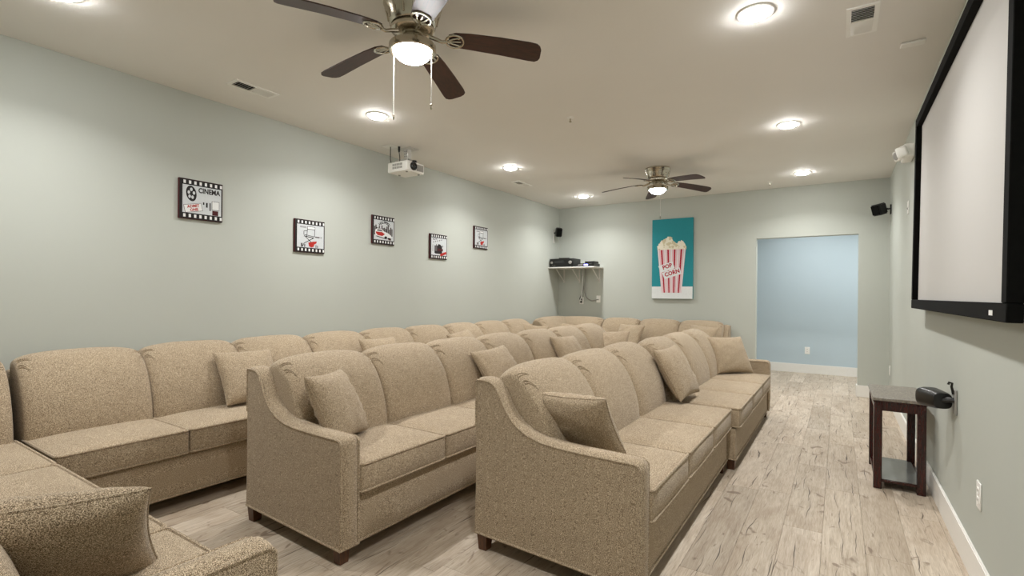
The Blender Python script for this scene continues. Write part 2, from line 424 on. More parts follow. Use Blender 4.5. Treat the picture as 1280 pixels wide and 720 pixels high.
def fan(loc, th0, label, chains):
    t = thing('ceiling_fan', label, 'ceiling fan', (loc[0], loc[1], ZC), 0, 'ceiling fans')
    mesh_obj('canopy', cached('f_can', lambda: finish(lathe(B(), [(0.145, 0), (0.148, -0.012), (0.138, -0.03), (0.142, -0.036), (0.126, -0.066), (0.12, -0.10), (0.108, -0.112), (0.05, -0.114)], 40), 'canopy', 'nickel')), None, t)
    mh = mesh_obj('motor_housing', cached('f_mot', lambda: finish(lathe(B(), [(0.06, -0.11), (0.104, -0.116), (0.112, -0.128), (0.110, -0.142), (0.094, -0.156), (0.06, -0.160)], 40), 'motor_housing', 'nickel')), None, t)
    def slots():
        bm = B()
        for k in range(16):
            a = 2*PI*k/16
            tube(bm, [(0.133*math.cos(a), 0.133*math.sin(a), -0.048), (0.126*math.cos(a), 0.126*math.sin(a), -0.074), (0.121*math.cos(a), 0.121*math.sin(a), -0.098)], 0.005, 6)
        return finish(bm, 'housing_ribs', 'nickel')
    mesh_obj('housing_ribs', cached('f_slots', slots), None, mh)['kind'] = 'stuff'
    mesh_obj('switch_cup', cached('f_cup', lambda: finish(lathe(B(), [(0.05, -0.158), (0.054, -0.165), (0.052, -0.20), (0.060, -0.206), (0.03, -0.21)], 32), 'switch_cup', 'nickel')), None, t)
    mesh_obj('light_fitter', cached('f_fit', lambda: finish(lathe(B(), [(0.03, -0.200), (0.085, -0.201), (0.114, -0.206), (0.119, -0.213), (0.119, -0.243), (0.112, -0.248), (0.097, -0.246), (0.095, -0.240), (0.02, -0.238)], 44), 'light_fitter', 'nickel')), None, t)
    dome = [(0.092, -0.239), (0.093, -0.243)]+[(0.093*math.cos(a), -0.244-0.052*math.sin(a)) for a in [PI/2*k/9 for k in range(9)]]+[(0.004, -0.296)]
    mesh_obj('glass_bowl', cached('f_dome', lambda: finish(lathe(B(), dome, 40), 'glass_bowl', 'globe_glow')), None, t)
    for k in range(5):
        b = mesh_obj('blade', cached('f_blade', blade_mesh), None, t)
        b.location = (0, 0, -0.172); b.rotation_euler = (0, 0, th0+2*PI*k/5)
        mesh_obj('blade_iron', cached('f_iron', iron_mesh), None, b)
    for dx, dy, zend in chains:
        z0 = -0.232; z1 = zend-ZC
        def ch():
            bm = B(); n = int((z0-z1)/0.0075)
            tube(bm, [(0, 0, z0), (0, 0, z1)], 0.0020, 5)
            for i in range(n):
                bmesh.ops.create_icosphere(bm, subdivisions=1, radius=0.0034, matrix=Matrix.Translation((0, 0, z0-(i+.5)*(z0-z1)/n)))
            return finish(bm, 'pull_chain', 'steel_white')
        c = mesh_obj('pull_chain', ch(), None, t); c.location = (dx, dy, 0)
        f_ = mesh_obj('chain_fob', cached('fob', lambda: finish(lathe(B(), [(0.002, 0.004), (0.005, 0), (0.0062, -0.012), (0.0045, -0.024), (0.0015, -0.028)], 12), 'chain_fob', 'nickel')), None, c)
        f_.location = (0, 0, z1)
    return t
RV = (math.cos(YAW), math.sin(YAW))
fan((-1.84, 1.87), math.radians(37.5), 'near walnut-bladed ceiling fan with lit glass bowl and two pull chains', [(-0.104*RV[0]-.02, -0.104*RV[1]+.03, 2.19), (0.098*RV[0], 0.098*RV[1], 2.23)])
fan((-1.787, 5.837), math.radians(42.5), 'far walnut-bladed ceiling fan with lit bowl and one chain, above the popcorn canvas', [(0.062, -0.09, 2.165)])

# ================================================================== SOFAS
D = 0.855
ZB, ZR, ZS = 0.076, 0.308, 0.45
WELT = 0.0074
PROF = [(0.430, 0.40), (0.432, 0.46), (0.424, 0.54), (0.405, 0.62), (0.375, 0.70), (0.333, 0.775), (0.280, 0.84), (0.220, 0.883), (0.160, 0.902), (0.105, 0.893), (0.066, 0.862), (0.050, 0.81), (0.052, 0.74), (0.055, 0.6), (0.06, 0.40)]
def prof_fine():
    pts = [Vector((d, z)) for d, z in PROF]; out = []
    n = len(pts)
    for i in range(n-1):
        p0, p1, p2, p3 = pts[max(i-1, 0)], pts[i], pts[i+1], pts[min(i+2, n-1)]
        for k in range(2):
            t = k/2
            out.append(0.5*((2*p1)+(p2-p0)*t+(2*p0-5*p1+4*p2-p3)*t*t+(3*p1-p0-3*p2+p3)*t**3))
    out.append(pts[-1]); return out
PF = prof_fine()
def pf_normal(i):
    a, b = PF[max(i-1, 0)], PF[min(i+1, len(PF)-1)]
    t = (b-a).normalized(); return Vector((t.y, -t.x))
NRM = [pf_normal(i) for i in range(len(PF))]
if NRM[4].x < 0: NRM = [-n for n in NRM]
def bc_point(wd, s, i, seed=0):
    e = 0.052
    g = max(0.0, 1-abs(s)**5)**0.42
    p, n = PF[i], NRM[i]
    front = 1.0 if i < 22 else 0.25
    off = -e*(1-g)+0.014*(1-s*s)*front-0.008
    q = p+n*off
    wob = 0.004*noise.noise(Vector((s*2.1+seed*7, i*0.23, seed)))
    q = q+n*wob
    return Vector((s*wd/2*0.998, -q.x, q.y))
SC = [-1, -.992, -.975, -.945, -.90, -.83, -.72, -.55, -.3, 0, .3, .55, .72, .83, .90, .945, .975, .992, 1]
def back_cushion_mesh(wd, seed):
    bm = B(); cols = [[bm.verts.new(bc_point(wd, s, i, seed)) for i in range(len(PF))] for s in SC]
    for a, b in zip(cols, cols[1:]):
        for i in range(len(PF)-1): bm.faces.new((a[i], a[i+1], b[i+1], b[i]))
        bm.faces.new((a[0], b[0], b[-1], a[-1]))
    bm.faces.new(cols[0]); bm.faces.new(cols[-1])
    return finish(bm, 'back_cushion', 'fabric')
def pleat_mesh(wd, seed):
    bm = B()
    for sg in (-1, 1):
        for (i0, i1, s0, s1) in ((12.6, 11.0, .965, .84), (14.2, 13.4, .965, .80)):
            for dlt in (0, 0.55):
                pts, rr = [], []
                for k in range(7):
                    u = k/6; s = sg*(s0+(s1-s0)*u); fi = i0+(i1-i0)*u*u+dlt*(1-.4*u)
                    i = int(fi); fr = fi-i
                    p = bc_point(wd, s, i, seed).lerp(bc_point(wd, s, i+1, seed), fr)
                    nn = NRM[i]; p += Vector((0, -nn.x, nn.y))*0.0008
                    pts.append(p); rr.append(0.0042*(1-u)**0.6+0.0007)
                tube(bm, pts, rr, 6)
    return finish(bm, 'pleats', 'fabric')
def seat_cushion_mesh(wd, y0, y1):
    return finish(rbox(B(), -wd/2+.002, wd/2-.002, y0, y1, ZR+0.006, ZS, 0.018, crown=0.022, bulge=0.010, nx=10, ny=10, nz=4), 'seat_cushion', 'fabric')
def seat_welt_mesh(wd, y0, y1):
    bm = B()
    for z in (ZS-0.002, ZR+0.012):
        tube(bm, rloop(-wd/2+.0050, wd/2-.0050, y0+0.0005, y1-.004, 0.020, z), WELT, 6, closed=True)
    return finish(bm, 'seat_welt', 'fabric')
ARM = [(0.0, 0.825), (0.008, 0.834), (0.045, 0.840), (0.085, 0.836), (0.115, 0.822), (0.138, 0.79), (0.158, 0.755), (0.185, 0.708), (0.215, 0.672), (0.255, 0.640), (0.31, 0.612), (0.38, 0.594), (0.47, 0.586), (0.6, 0.584), (0.73, 0.585), (0.82, 0.586), (0.838, 0.582), (0.850, 0.570), (0.855, 0.545)]
AW, FLARE = 0.105, 0.04
def arm_x(d, inner, out_sign):
    o = FLARE*(1-d/D)
    return (o+(AW if inner else 0))*out_sign
def arm_poly():
    top = ARM; return [(0.0, ZB+0.004), (0.0, 0.30), (0.0, 0.6)]+top+[(0.855, 0.40), (0.855, 0.22), (0.855, ZB+0.004)]
def arm_mesh(sgn):
    """sgn=+1: arm at x=0 growing to +x; sgn=-1 mirrored about x=0"""
    bm = B(); P = arm_poly(); n = len(P); V = [Vector(p) for p in P]
    nr = []
    for i in range(n):
        a, b = V[(i-1) % n], V[(i+1) % n]; t = (b-a).normalized(); nr.append(Vector((-t.y, t.x)))
    if nr[3+4].y < 0: nr = [-q for q in nr]
    hs = [(0.0, 0.006), (0.035, 0.0045), (0.058, 0.0045), (0.066, 0.016), (0.090, 0.016), (0.100, 0.003), (0.16, -0.003), (0.32, -0.009)]
    sl = hs+[(0.5, -0.0105)]+[(1-a_, b_) for a_, b_ in reversed(hs)]
    rings = []
    for s, ins in sl:
        ring = []
        for i, p in enumerate(V):
            q = p-nr[i]*ins
            q.y = max(q.y, ZB+0.004)
            x0 = FLARE*(1-p.x/D)
            bulge = 0.0
            ring.append(bm.verts.new((sgn*(x0+AW*s), -q.x, q.y)))
        rings.append(ring)
    for a, b in zip(rings, rings[1:]):
        for i in range(n): bm.faces.new((a[i], a[(i+1) % n], b[(i+1) % n], b[i]))
    bm.faces.new(rings[0]); bm.faces.new(rings[-1])
    bmesh.ops.recalc_face_normals(bm, faces=bm.faces)
    bmesh.ops.triangulate(bm, faces=[f for f in bm.faces if len(f.verts) > 4])
    return finish(bm, 'arm', 'fabric')
def arm_welt_mesh(sgn):
    bm = B()
    for s in (0.026, 0.974):
        pts = []
        P = arm_poly(); P = P[2:]          # up from the back
        for i, (d, z) in enumerate(P):
            x0 = FLARE*(1-d/D); pts.append((sgn*(x0+AW*s), -(d-0.004 if d > .5 and z < .56 else d+0.003 if d < .01 else d), z-(0.005 if 2 < i < len(P)-3 else 0)))
        tube(bm, pts, WELT*0.9, 6)
    # seam round the bottom of the arm
    tube(bm, [(sgn*(FLARE+0.001), -0.003, ZB+.006), (sgn*0.0, -D+0.001, ZB+.006), (sgn*AW, -D-0.001, ZB+.006)], WELT*.9, 6)
    return finish(bm, 'arm_welt', 'fabric')
def foot_mesh():
    bm = B(); t, b_ = 0.030, 0.023
    lo = [bm.verts.new((sx*b_, sy*b_, 0)) for sx, sy in ((-1, -1), (1, -1), (1, 1), (-1, 1))]
    hi = [bm.verts.new((sx*t, sy*t, ZB+0.012)) for sx, sy in ((-1, -1), (1, -1), (1, 1), (-1, 1))]
    bm.faces.new(lo); bm.faces.new(hi)
    for i in range(4): bm.faces.new((lo[i], lo[(i+1) % 4], hi[(i+1) % 4], hi[i]))
    bmesh.ops.bevel(bm, geom=list(bm.edges), offset=0.002, segments=1, affect='EDGES')
    return finish(bm, 'foot', 'foot_wood', False)
def add_foot(t, x, d):
    o = mesh_obj('foot', cached('foot', foot_mesh), None, t); o.location = (x, -d, 0); return o
_seed = [0]
def add_back_cushion(t, wd, x, rz=0.0, y=0.0):
    _seed[0] += 1; sd = _seed[0] % 3; k = (round(wd, 3), sd)
    c = mesh_obj('back_cushion', cached(('bc',)+k, lambda: back_cushion_mesh(wd, sd)), None, t)
    c.location = (x, y, 0); c.rotation_euler = (0, 0, rz)
    mesh_obj('pleats', cached(('pl',)+k, lambda: pleat_mesh(wd, sd)), None, c)['kind'] = 'stuff'
def add_seat(t, wd, x, y0=-D-0.012, y1=-0.33):
    k = (round(wd, 3), round(y0, 3), round(y1, 3))
    c = mesh_obj('seat_cushion', cached(('sc',)+k, lambda: seat_cushion_mesh(wd, y0, y1)), None, t); c.location = (x, 0, 0)
    mesh_obj('seat_welt', cached(('sw',)+k, lambda: seat_welt_mesh(wd, y0, y1)), None, c)
def sofa(label, n, pitch, lo, hi, loc, rz, cat='sofa', name='sofa'):
    t = thing(name, label, cat, (loc[0], loc[1], 0), rz, 'tan tweed sofas')
    a0 = AW if lo else 0.0; L = a0+n*pitch+(AW if hi else 0.0); x1 = a0+n*pitch
    e0, e1 = (a0-0.01 if lo else 0.002), (x1+0.01 if hi else x1-0.002)
    mesh_obj('base', finish(rbox(B(), e0, e1, -D+0.016, -0.02, ZB, ZR-0.004, 0.010, bulge=0.004, nx=8, ny=3, nz=3), 'base', 'fabric'), None, t)
    b0, b1 = (FLARE+.02 if lo else 0.002), (L-FLARE-.02 if hi else L-0.002)
    mesh_obj('back_frame', finish(rbox(B(), b0, b1, -0.075, 0.0, ZB, 0.80, 0.015, nx=6, ny=2, nz=4), 'back_frame', 'fabric'), None, t)
    bm = B(); tube(bm, rloop(e0+.003 if not lo else FLARE+.01, e1-.003 if not hi else L-FLARE-.01, -D+0.013, -0.001, 0.012, ZB+.006), WELT*.9, 6, closed=True)
    mesh_obj('base_welt', finish(bm, 'base_welt', 'fabric'), None, t)
    for k in range(n):
        xc = a0+(k+.5)*pitch
        add_seat(t, pitch, xc); add_back_cushion(t, pitch, xc)
    for flag, sg, xx in ((lo, 1, 0.0), (hi, -1, L)):
        if flag:
            a = mesh_obj('arm', cached(('arm', sg), lambda: arm_mesh(sg)), None, t); a.location = (xx, 0, 0)
            mesh_obj('arm_welt', cached(('armw', sg), lambda: arm_welt_mesh(sg)), None, a)
    fx0, fx1 = (0.045 if lo else 0.05), (L-0.045 if hi else L-0.05)
    for fx, e in ((fx0, lo), (fx1, hi)):
        sg = 1 if fx < L/2 else -1
        add_foot(t, fx+(sg*0.022 if e else 0), 0.045); add_foot(t, fx, D-0.05)
    if n > 1:
        add_foot(t, L/2, D-0.22); add_foot(t, L/2, 0.10)
    return t
def corner(label, W_, Dc, side, loc, rz):
    """corner unit: one back along y=0, a second one along x=0 (side=-1) or x=W (side=+1)"""
    t = thing('corner_sofa', label, 'sofa', (loc[0], loc[1], 0), rz, 'tan tweed sofas')
    mesh_obj('base', finish(rbox(B(), 0.004, W_-0.004, -Dc+0.006, -0.004, ZB, ZR+0.012, 0.010, nx=6, ny=6, nz=3), 'base', 'fabric'), None, t)
    mesh_obj('back_frame', finish(rbox(B(), 0.004, W_-.004, -0.075, 0.0, ZB, 0.80, 0.015, nx=6, ny=2, nz=4), 'back_frame', 'fabric'), None, t)
    xs = (0.0, 0.075) if side < 0 else (W_-0.075, W_)
    mesh_obj('back_frame', finish(rbox(B(), xs[0], xs[1], -Dc+.004, -0.06, ZB, 0.80, 0.015, nx=2, ny=6, nz=4), 'back_frame', 'fabric'), None, t)
    bm = B(); tube(bm, rloop(0.004, W_-.004, -Dc+0.003, -0.001, 0.012, ZB+.006), WELT*.9, 6, closed=True)
    mesh_obj('base_welt', finish(bm, 'base_welt', 'fabric'), None, t)
    wseat = W_-0.33
    add_seat(t, wseat, (0.33+wseat/2) if side < 0 else wseat/2, -Dc-0.004, -0.33)
    # second back runs the full depth; first back fills what is left
    if side < 0: add_back_cushion(t, Dc-0.02, 0.0, PI/2, -Dc/2)
    else: add_back_cushion(t, Dc-0.02, W_, -PI/2, -Dc/2)
    wb = W_-0.12
    add_back_cushion(t, wb, W_-wb/2 if side < 0 else wb/2)
    for fx in (0.06, W_-0.06):
        for d in (0.06, Dc-0.06): add_foot(t, fx, d)
    return t
R90 = PI/2
# front row, along the wall behind the camera's left
sofa('tan three-seat sofa at the bottom left, its arm beside the big foreground pillow', 3, 0.561, True, False, (-1.262, -0.065), PI)
corner('tan corner sofa at the left edge, joining the foreground sofa and the wall row', 0.985, 0.865, 1, (-3.055, -0.065), PI)
# wall row
P1 = 0.608
sofa('tan armless sofa by the wall under the CINEMA picture, nearest of the wall row', 3, P1, False, False, (-4.045, 0.828), R90)
sofa('tan armless sofa in the middle of the wall row, below the projector', 3, P1, False, False, (-4.045, 0.836+3*P1), R90)
sofa('tan sofa at the far end of the wall row, its arm toward the equipment shelf', 3, P1, False, True, (-4.045, 0.844+6*P1), R90)
# middle row
sofa('tan three-seat sofa heading the middle row, near arm holding a light pillow', 3, 0.611, True, False, (-2.747, 1.490), R90)
sofa('tan single armless seat in the middle row between its two longer sofas', 1, 0.62, False, False, (-2.747, 3.445), R90)
sofa('tan sofa at the far end of the middle row, backed by the popcorn canvas wall', 3, 0.628, False, True, (-2.747, 4.085), R90)
# right row
sofa('tan three-seat sofa closest to the camera, curved arm front and centre', 3, 0.607, True, False, (-1.508, 1.950), R90)
sofa('tan sofa at the far end of the aisle row, low arm toward the doorway', 3, 0.628, False, True, (-1.455, 3.900), R90)
# row on the back wall
corner('tan corner sofa in the far left corner under the equipment shelf', 0.90, 1.05, -1, (-4.05, 7.695), 0)
sofa('tan three-seat sofa against the back wall beneath the popcorn canvas', 3, 0.595, False, True, (-3.141, 7.695), 0)

# ================================================================== THROW PILLOWS
def pillow_mesh(seed, S=0.43, TH=0.165):
    bm = B(); N = 22; h = S/2
    def P(u, v, sg):
        cu, cv = 1-0.075*(1-v*v)**1.0, 1-0.075*(1-u*u)**1.0
        x, y = h*u*cu, h*v*cv
        k = max(0, (1-u*u))*max(0, (1-v*v))
        z = sg*TH/2*k**0.38
        edge = max(abs(u), abs(v))
        wr = 0.009*noise.noise(Vector((u*3.4+seed*5.1, v*3.4, sg*2+seed)))
        wr += 0.011*math.sin(18*math.atan2(v, u)+seed)*max(0, edge-0.45)*min(1, (1-edge)*6)
        return Vector((x, y, z+sg*wr*min(1, k*5)))
    ts = [math.sin(PI/2*(-1+2*i/N)) for i in range(N+1)]
    g = {}
    for i in range(N+1):
        for j in range(N+1):
            for sg in (1, -1):
                if i in (0, N) or j in (0, N):
                    if sg == -1: g[i, j, -1] = g[i, j, 1]; continue
                g[i, j, sg] = bm.verts.new(P(ts[i], ts[j], sg))
    for sg in (1, -1):
        for i in range(N):
            for j in range(N): bm.faces.new((g[i, j, sg], g[i+1, j, sg], g[i+1, j+1, sg], g[i, j+1, sg]))
    return finish(bm, 'throw_pillow', 'fabric')
def seam_mesh(S=0.43):
    h = S/2; P = []
    for a, b, c, d in ((-1, -1, 1, 0), (1, -1, 0, 1), (1, 1, -1, 0), (-1, 1, 0, -1)):
        for k in range(12):
            t = 2*k/12; u, v = a+c*t, b+d*t
            P.append((h*u*(1-0.075*(1-v*v)), h*v*(1-0.075*(1-u*u)), 0))
    return finish(tube(B(), P, 0.003, 5, closed=True), 'seam', 'fabric')
pn = [0]
def pillow(label, c, az, el, roll=0, S=0.43):
    """c = centre, az = direction the face looks (deg), el = how far it looks up (deg), roll = in-plane turn"""
    a, e = math.radians(az), math.radians(el)
    n = Vector((math.cos(a)*math.cos(e), math.sin(a)*math.cos(e), math.sin(e)))
    side = Vector((-math.sin(a), math.cos(a), 0)); up = n.cross(side)
    m = Matrix((side, up, n)).transposed().to_4x4() @ Matrix.Rotation(math.radians(roll), 4, 'Z')
    pn[0] += 1; sd = pn[0] % 4
    o = mesh_obj('throw_pillow', cached(('pil', sd, S), lambda: pillow_mesh(sd, S)), None)
    o.matrix_world = Matrix.Translation(c) @ m
    tag(o, label, 'pillow', 'tan throw pillows')
    mesh_obj('seam', cached(('seam', S), lambda: seam_mesh(S)), None, o)
pillow('large tan throw pillow filling the bottom left corner, nearest the camera', (-1.665, 0.415, 0.612), 153, 44, 1.0, 0.46)
pillow('tan throw pillow leaning behind the curved arm of the closest sofa', (-1.045, 2.215, 0.640), 90, 37, -2.5, 0.375)
pillow('tan throw pillow standing mid-row on the aisle sofas, corner tipped up', (-1.037, 3.917, 0.677), -6.2, 30, 2.2, 0.41)
pillow('brownish tan throw pillow propped against the far arm beside the doorway', (-0.947, 5.571, 0.653), -45.2, 30.7, 0, 0.41)
pillow('pale tan throw pillow beside the near arm of the middle row', (-2.257, 1.753, 0.657), 26.8, 27.3, -2.3, 0.38)
pillow('tan throw pillow in the middle row half hidden by the closest sofa back', (-2.247, 3.287, 0.658), -7.2, 38, 5.1, 0.41)
pillow('tan throw pillow leaning at the fifth seat of the middle row', (-2.271, 4.581, 0.663), -6.6, 34.8, -1.9, 0.41)
pillow('wide tan throw pillow at the far arm of the middle row', (-2.301, 5.712, 0.647), -88, 40, 5, 0.42)
pillow('tan throw pillow on the wall sofa beside the middle row near arm', (-3.565, 2.004, 0.655), -2.3, 34, -1, 0.41)
pillow('tan throw pillow on the wall row behind the middle row, below the second picture', (-3.535, 3.255, 0.661), -2, 31, -0.2, 0.41)
pillow('tan throw pillow on the wall row tipped on one corner, farther back', (-3.524, 4.489, 0.659), 1.3, 38, 7.8, 0.42)
pillow('tan throw pillow tip at the far end of the wall row', (-3.62, 6.07, 0.630), -60, 20, -8)
pillow('tan throw pillow in the far left corner sofa', (-3.7, 7.12, 0.636), -85, 42, -9, 0.42)
pillow('tan throw pillow against the back wall sofa between two back cushions', (-2.601, 7.129, 0.647), -102.9, 35.9, 0, 0.42)
pillow('tan throw pillow at the doorway end of the back wall sofa', (-1.595, 7.139, 0.664), -108, 33.7, -4, 0.42)

# ================================================================== PICTURES ON THE LEFT WALL
def quad(bm, x0, x1, y0, y1, z=0.0, th=0.0006):
    return box(bm, x0, x1, y0, y1, z, z+th)
def flat(name, parent, polys, mat, z=0.0, th=0.0006):
    bm = B()
    for P in polys: prism(bm, P, z, z+th)
    return obj(name, bm, mat, parent, False)
def rect(x0, y0, x1, y1): return [(x0, y0), (x1, y0), (x1, y1), (x0, y1)]
def line(x0, y0, x1, y1, w_):
    d = Vector((x1-x0, y1-y0)).normalized()*w_/2; n = Vector((-d.y, d.x))
    return [(x0-n.x, y0-n.y), (x1-n.x, y1-n.y), (x1+n.x, y1+n.y), (x0+n.x, y0+n.y)]
def disc(cx, cy, rx, ry=None, n=20, rot=0):
    ry = ry or rx
    return [(cx+rx*math.cos(a)*math.cos(rot)-ry*math.sin(a)*math.sin(rot), cy+rx*math.cos(a)*math.sin(rot)+ry*math.sin(a)*math.cos(rot)) for a in [2*PI*k/n for k in range(n)]]
def rot_poly(P, cx, cy, ang):
    c, s = math.cos(ang), math.sin(ang)
    return [(cx+(x-cx)*c-(y-cy)*s, cy+(x-cx)*s+(y-cy)*c) for x, y in P]
FT = 0.018
def film_frame(label, y, z, W=0.312, H=0.297):
    """local x -> along the wall, local y -> up, local z -> into the room"""
    t = thing('film_strip_picture', label, 'picture', (XL, y, z), 0, 'film strip pictures')
    t.matrix_world = Matrix.Translation((XL+0.001, y, z)) @ Matrix(((0, 0, 1, 0), (1, 0, 0, 0), (0, 1, 0, 0), (0, 0, 0, 1)))
    obj('panel', box(B(), -W/2, W/2, -H/2, H/2, 0.0, FT, 0.002), 'ink_maroon', t, False)
    flat('film_border', t, [rect(-W/2+.004, -H/2+.003, W/2-.004, H/2-.003)], 'ink_black', FT)
    flat('image_area', t, [rect(-W/2+.024, -H/2+.045, W/2-.012, H/2-.045)], 'ink_pale', FT+.0007)
    holes = []
    for k in range(8):
        xx = -W/2+0.030+k*(W-0.052)/7
        for yy in (H/2-0.024, -H/2+0.024): holes.append(rot_poly(rect(xx, yy-0.012, xx+0.016, yy+0.012), xx, yy, 0))
    for P in holes: flat('film_hole', t, [P], 'ink_white', FT+.0007)
    return t, FT+.0014
def ptext(t, s, size, mat, x, y, z, rot=0, sx=1.0):
    return text_mesh('lettering', s, size, mat, t, (x, y, z), (0, 0, rot), 'CENTER', sx, bold=size*0.035)
# 1 CINEMA
t, z = film_frame('film-strip picture lettered CINEMA with reel and ticket, largest and leftmost', 1.896, 1.950)
ptext(t, 'CINEMA', 0.052, 'ink_black', 0.055, 0.072, z, 0, 0.82)
flat('film_reel', t, [disc(-0.072, 0.042, 0.036, 0.058, 24, 0.15)], 'ink_black', z)
for a in (0.2, 1.6, 2.9, 4.0, 5.2): flat('reel_hole', t, [disc(-0.072+.018*math.cos(a), 0.042+.030*math.sin(a), 0.009, 0.013, 12)], 'ink_pale', z+.0007)
tk = rot_poly(rect(-0.118, -0.090, 0.002, -0.036), -0.058, -0.063, 0.22)
flat('ticket', t, [rot_poly(rect(-0.121, -0.093, 0.005, -0.033), -0.058, -0.063, 0.22)], 'ink_grey', z); flat('ticket_face', t, [tk], 'ink_white', z+.0007)
ptext(t, 'ADMIT', 0.028, 'ink_red', -0.058, -0.051, z+.0014, 0.22); ptext(t, 'ONE', 0.028, 'ink_red', -0.052, -0.077, z+.0014, 0.22)
flat('clapper_outline', t, [rect(0.074, -0.062, 0.130, 0.006)], 'ink_black', z); flat('clapper_face', t, [rect(0.077, -0.059, 0.127, 0.003)], 'ink_white', z+.0007)
flat('film_can', t, [rect(0.078, -0.102, 0.122, -0.066)], 'ink_maroon', z)
flat('figures', t, [rect(0.032, -0.048, 0.044, -0.012), rect(0.058, -0.070, 0.066, -0.010), rect(0.010, -0.030, 0.020, -0.012)], 'ink_black', z)
# 2 and 5 director's chair
def chair_art(t, z, arms=True):
    flat('chair_back', t, [rect(-0.030, 0.062, 0.052, 0.090)], 'ink_black', z); flat('chair_back_cloth', t, [rect(-0.026, 0.067, 0.048, 0.086)], 'ink_white', z+.0007)
    flat('chair_frame', t, [line(-0.028, 0.062, -0.034, 0.0, .005), line(0.048, 0.062, 0.046, 0.0, .005), line(-0.064, 0.044, -0.064, 0.01, .005), line(-0.064, 0.044, -0.030, 0.05, .005),
                            line(-0.064, 0.0, 0.036, -0.012, .007), line(-0.06, 0.012, 0.046, 0.0, .005), line(-0.048, -0.006, 0.030, -0.066, .006), line(0.040, -0.01, -0.062, -0.066, .006), line(-0.062, -0.068, -0.080, -0.1, .006)], 'ink_black', z)
    flat('red_megaphone', t, [[(-0.020, -0.058), (0.03, -0.045), (0.070, -0.040), (0.064, -0.058), (0.044, -0.068), (0.036, -0.092), (0.012, -0.100), (-0.012, -0.090)]], 'ink_red', z+.0014)
    flat('people', t, [rect(-0.094, -0.1, -0.076, -0.066), rect(-0.060, -0.1, -0.050, -0.072), rect(0.058, -0.1, 0.066, -0.074), rect(0.074, -0.1, 0.082, -0.078)], 'ink_grey', z)
    flat('small_print', t, [rect(-0.104, 0.074+.0, -0.040, 0.078), rect(-0.104, 0.082, -0.040, 0.086), rect(0.052, -0.008, 0.100, 0.004), rect(0.108, -0.006, 0.122, 0.002)], 'ink_grey', z)
t, z = film_frame('film-strip picture of a director chair with red megaphone, second from the left', 2.829, 1.772); chair_art(t, z)
# 3 car and skyline
t, z = film_frame('film-strip picture of a red and white car before a skyline', 3.710, 1.925)
for k, ch in enumerate('HOLLYWOOD'):
    a = (k-4)*0.16; ptext(t, ch, 0.036, 'ink_black', 0.012+0.125*math.sin(a)*0.85, -0.052+0.125*math.cos(a)+.012, z, -a)
bl = [(-0.13, .035), (-0.112, .05), (-0.10, .026), (-0.082, .02), (-0.066, .044), (-0.05, .016), (-0.03, .05), (-0.012, .024), (0.006, .03), (0.024, .02), (0.040, .046), (0.058, .056), (0.076, .016), (0.094, .04), (0.112, .026)]
flat('skyline', t, [rect(x, -0.055, x+.014, h) for x, h in bl], 'ink_skyline', z)
flat('car_body', t, [[(-0.118, -0.030), (-0.112, -0.002), (-0.090, 0.012), (-0.030, 0.012), (0.006, -0.012), (0.060, -0.024), (0.104, -0.046), (0.112, -0.074), (0.040, -0.080), (-0.060, -0.078), (-0.112, -0.056)]], 'ink_white', z+.0007)
flat('car_panel', t, [[(-0.108, -0.022), (-0.02, -0.020), (0.018, -0.040), (-0.020, -0.062), (-0.080, -0.058), (-0.104, -0.040)]], 'ink_red', z+.0014)
flat('car_window', t, [[(-0.096, -0.012), (-0.082, 0.004), (-0.034, 0.004), (-0.01, -0.014)]], 'ink_grey', z+.0014)
flat('car_shadow', t, [line(-0.10, -0.068, 0.04, -0.088, .008), disc(0.078, -0.082, .026, .009, 14), disc(0.03, -0.074, .02, .014, 14)], 'ink_black', z+.0014)
flat('road_mark', t, [disc(0.086, -0.092, .022, .007, 14)], 'ink_maroon', z+.002)
# 4 clapper / popcorn box with red ticket
t, z = film_frame('film-strip picture of a dark box with red ticket, lowest of the right-hand three', 4.586, 1.824)
flat('dark_box', t, [rect(-0.075, -0.080, 0.060, 0.012), [(-0.02, 0.012), (0.0, 0.035), (0.035, 0.024), (0.05, 0.012)]], 'ink_black', z)
flat('box_panel', t, [rect(-0.068, -0.055, -0.03, 0.006)], 'ink_grey', z+.0007); flat('box_band', t, [rect(-0.02, -0.050, 0.075, -0.022)], 'ink_maroon', z+.0007)
flat('clapper_stripes', t, [line(-0.10+.036*k, 0.045+.008*k, -0.085+.036*k, 0.060+.008*k, .009) for k in range(5)], 'ink_grey', z)
flat('small_print', t, [rect(-0.105, 0.078, -0.07, 0.090), rect(-0.06, 0.084, -0.03, 0.096), rect(-0.108, -0.06, -0.102, 0.02)], 'ink_grey', z)
flat('figures', t, [rect(-0.045, 0.012, -0.036, 0.030), rect(0.07, 0.0, 0.078, 0.022), rect(-0.06, -0.085, 0.05, -0.078)], 'ink_black', z)
flat('red_ticket', t, [rot_poly(rect(0.025, -0.098, 0.140, -0.068), 0.08, -0.083, 0.3)], 'ink_red', z+.0014)
t, z = film_frame('film-strip picture of a director chair, smallest and rightmost on the wall', 5.438, 2.016); chair_art(t, z)

